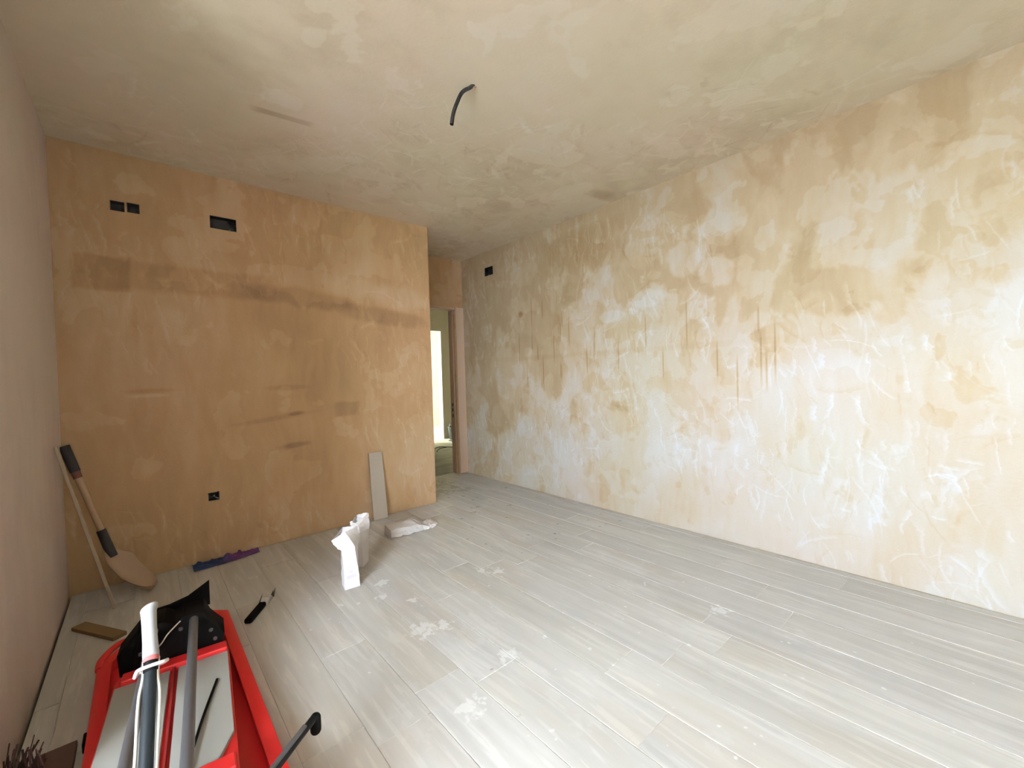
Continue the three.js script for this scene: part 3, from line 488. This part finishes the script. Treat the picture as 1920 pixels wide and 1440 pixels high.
{
  const t = thing('paper_bag', 'white printed paper bag standing open with torn flared top', 'paper bag', [0.845, 0, -2.39], 0, 'used paper bags');
  part('body', bagSkin([
    ring([-0.043, 0.002, 0.045], [0.040, 0.002, 0.052], [0.058, 0.002, -0.03], [-0.03, 0.002, -0.04]),
    ring([-0.043, 0.08, 0.043], [0.036, 0.08, 0.050], [0.062, 0.08, -0.03], [-0.03, 0.08, -0.04]),
    ring([-0.044, 0.16, 0.036], [0.026, 0.16, 0.045], [0.064, 0.16, -0.032], [-0.03, 0.16, -0.04]),
    ring([-0.046, 0.222, 0.03], [0.020, 0.222, 0.040], [0.066, 0.222, -0.035], [-0.03, 0.222, -0.04]),
  ], 5, 0.005), paper, t);
  part('torn_top', bagSkin([
    ring([-0.048, 0.220, 0.036], [0.022, 0.220, 0.046], [0.072, 0.216, -0.03], [-0.03, 0.22, -0.04]),
    ring([-0.085, 0.255, 0.04], [-0.0, 0.268, 0.05], [0.066, 0.262, -0.02], [-0.03, 0.26, -0.035]),
    ring([-0.102, 0.288, 0.03], [-0.03, 0.322, 0.036], [0.062, 0.318, -0.02], [-0.02, 0.33, -0.03]),
  ], 9, 0.007, false), paperWhite, t);
  const t2 = thing('paper_bag', 'open paper bag with shade painted grey into its body, standing behind the white printed one', 'paper bag', [1.0, 0, -2.63], 0, 'used paper bags');
  part('body', bagSkin([
    ring([-0.055, 0.002, 0.04], [-0.01, 0.002, 0.075], [0.05, 0.002, 0.01], [0.0, 0.002, -0.04]),
    ring([-0.055, 0.1, 0.04], [-0.01, 0.1, 0.072], [0.054, 0.1, 0.01], [0.0, 0.1, -0.04]),
    ring([-0.05, 0.21, 0.03], [-0.012, 0.21, 0.05], [0.058, 0.21, 0.012], [0.0, 0.21, -0.03]),
  ], 15, 0.007), paperGreyShade, t2);
  part('torn_top', bagSkin([
    ring([-0.05, 0.205, 0.03], [-0.012, 0.205, 0.05], [0.058, 0.205, 0.012], [0.0, 0.205, -0.03]),
    ring([-0.06, 0.26, 0.03], [-0.02, 0.25, 0.05], [0.060, 0.27, 0.012], [0.0, 0.265, -0.03]),
    ring([-0.058, 0.285, 0.02], [-0.03, 0.275, 0.04], [0.060, 0.315, 0.012], [0.0, 0.305, -0.02]),
  ], 19, 0.014, false), paperWhite, t2);
  // lying bag: rings run along its length
  const t3 = thing('paper_bag', 'crumpled silvery paper bag lying on its side by the tile offcut', 'paper bag', [1.35, 0, -2.915], 0.0, 'used paper bags');
  const lie = (x, h, w, dz, y = 0.003) => ring([x, y, dz + w], [x, y + h * 0.75, dz + w * 0.9], [x, y + h, dz - w * 0.8], [x, y, dz - w]);
  part('body', bagSkin([lie(-0.03, 0.075, 0.06, 0), lie(0.03, 0.085, 0.05, 0.012, 0.005), lie(0.10, 0.07, 0.058, 0.02, 0.006), lie(0.17, 0.075, 0.05, 0.03, 0.006), lie(0.225, 0.05, 0.05, 0.03, 0.005)], 25, 0.013), paperGreyShade, t3);
  part('torn_top', bagSkin([lie(0.22, 0.05, 0.05, 0.03, 0.005), lie(0.27, 0.025, 0.055, 0.03), lie(0.33, 0.03, 0.07, 0.0), lie(0.38, 0.006, 0.05, -0.03)], 29, 0.016, false), paperWhite, t3);
}

// ---------------------------------------------------------------- small things on the floor
{
  // folded dark blue and purple film along the wall base
  const g = new THREE.PlaneGeometry(0.37, 0.13, 40, 14); g.rotateX(-Math.PI / 2);
  const p = g.attributes.position, col = [];
  for (let i = 0; i < p.count; i++) {
    const x = p.getX(i), z = p.getZ(i), n = fbm(x * 26 + 5, z * 30, 88, 3);
    p.setXYZ(i, x, 0.004 + 0.09 * Math.max(0, n - 0.3) * Math.max(0.05, 1 - Math.abs(z) / 0.066), z * (1 - 0.9 * Math.max(0, x) / 0.2 * 0.5) + 0.012 * (n - 0.5));
    const k = sstep(-0.06, 0.06, x + 0.04 * (n - 0.5)); col.push(mix(0.010, 0.10, k), mix(0.035, 0.025, k), mix(0.13, 0.12, k));
  }
  g.setAttribute('color', new THREE.Float32BufferAttribute(col, 3)); g.computeVertexNormals(); g.rotateY(0.08); g.translate(0.385, 0, -3.322);
  single('plastic_film', g, new THREE.MeshStandardMaterial({ vertexColors: true, roughness: 0.45, side: THREE.DoubleSide }), 'crumpled dark blue and purple plastic film along the brown wall base', 'plastic film');
}
{
  const t = thing('putty_knife', 'black-handled scraper with pale bent blade and frayed bristles on the floor', 'scraper', [0.40, 0, -2.44], 0.98);
  part('handle', new RoundedBoxGeometry(0.165, 0.026, 0.036, 3, 0.010).translate(-0.02, 0.014, 0), rubber, t);
  part('ferrule', extrude([[0.062, 0], [0.078, 0], [0.108, 0.022], [0.09, 0.03]], 0.036, 0.001).translate(0, 0.002, -0.018), M([0.6, 0.58, 0.56], 0.5), t);
  part('blade', extrude([[0.078, 0.001], [0.15, 0.001], [0.15, 0.004], [0.078, 0.004]], 0.034, 0.0005).translate(0, 0, -0.017), M([0.4, 0.4, 0.36], 0.5), t);
  for (const [a, b, c] of [[0.06, 0.06, -0.022], [0.14, 0.05, 0.012], [0.15, 0.03, 0.0]]) part('bristle', new THREE.ConeGeometry(0.006, b, 6).rotateZ(-0.8).translate(a + 0.03, b * 0.36 + 0.004, c), M([0.04, 0.03, 0.015], 0.8), t);
}
{
  const g = new RoundedBoxGeometry(0.30, 0.018, 0.055, 2, 0.003); g.rotateY(-1.03); g.translate(-0.19, 0.009, -2.785);
  single('wood_offcut', g, M([0.20, 0.13, 0.055], 0.8), 'short brown wood offcut on the floor between wall and red case', 'wood');
  const c = box(-0.285, -0.195, 0, 0.02, -1.96, -1.72, 0.002); 
  single('cardboard_sheet', c, M([0.11, 0.065, 0.05], 0.9), 'dark brown cardboard sheet lying beside the red case', 'cardboard');
  // dark net of fibres bundled by the wall
  const t = thing('fibre_net', 'dark reddish brown fibre netting bundled by the pinkish wall', 'netting', [-0.262, 0, -1.60]);
  const R = rng(321), strands = [];
  for (let i = 0; i < 110; i++) {
    const a = R() * 6.28, r = 0.02 + 0.04 * R(), h = 0.12 + 0.14 * R(), b = a + (R() - 0.5) * 2;
    strands.push(tube([[r * Math.cos(a), 0.01 + 0.02 * R(), 1.5 * r * Math.sin(a)], [1.05 * r * Math.cos(b), h * 0.5, 1.7 * r * Math.sin(b)], [0.9 * r * Math.cos(a + 0.6), h, 1.3 * r * Math.sin(a + 0.6)]], 0.0012 + 0.0016 * R(), 10, 5));
  }
  const m = part('strand', mergeGeometries(strands), M([0.045, 0.018, 0.015], 0.95), t); m.userData.kind = 'stuff';
  const blob = new THREE.SphereGeometry(1, 24, 16), p = blob.attributes.position;
  for (let i = 0; i < p.count; i++) { const x = p.getX(i), y = p.getY(i), z = p.getZ(i), n = 0.8 + 0.4 * fbm(x * 3 + 4, y * 3 + z * 2, 99, 3); p.setXYZ(i, x * 0.052 * n, 0.105 + y * 0.10 * n, z * 0.085 * n); }
  blob.computeVertexNormals(); part('core', blob, M([0.035, 0.016, 0.014], 0.95), t);
}

scene.traverse((o) => { if (o.isMesh) { o.castShadow = true; o.receiveShadow = true; } });
renderer.render(scene, camera);
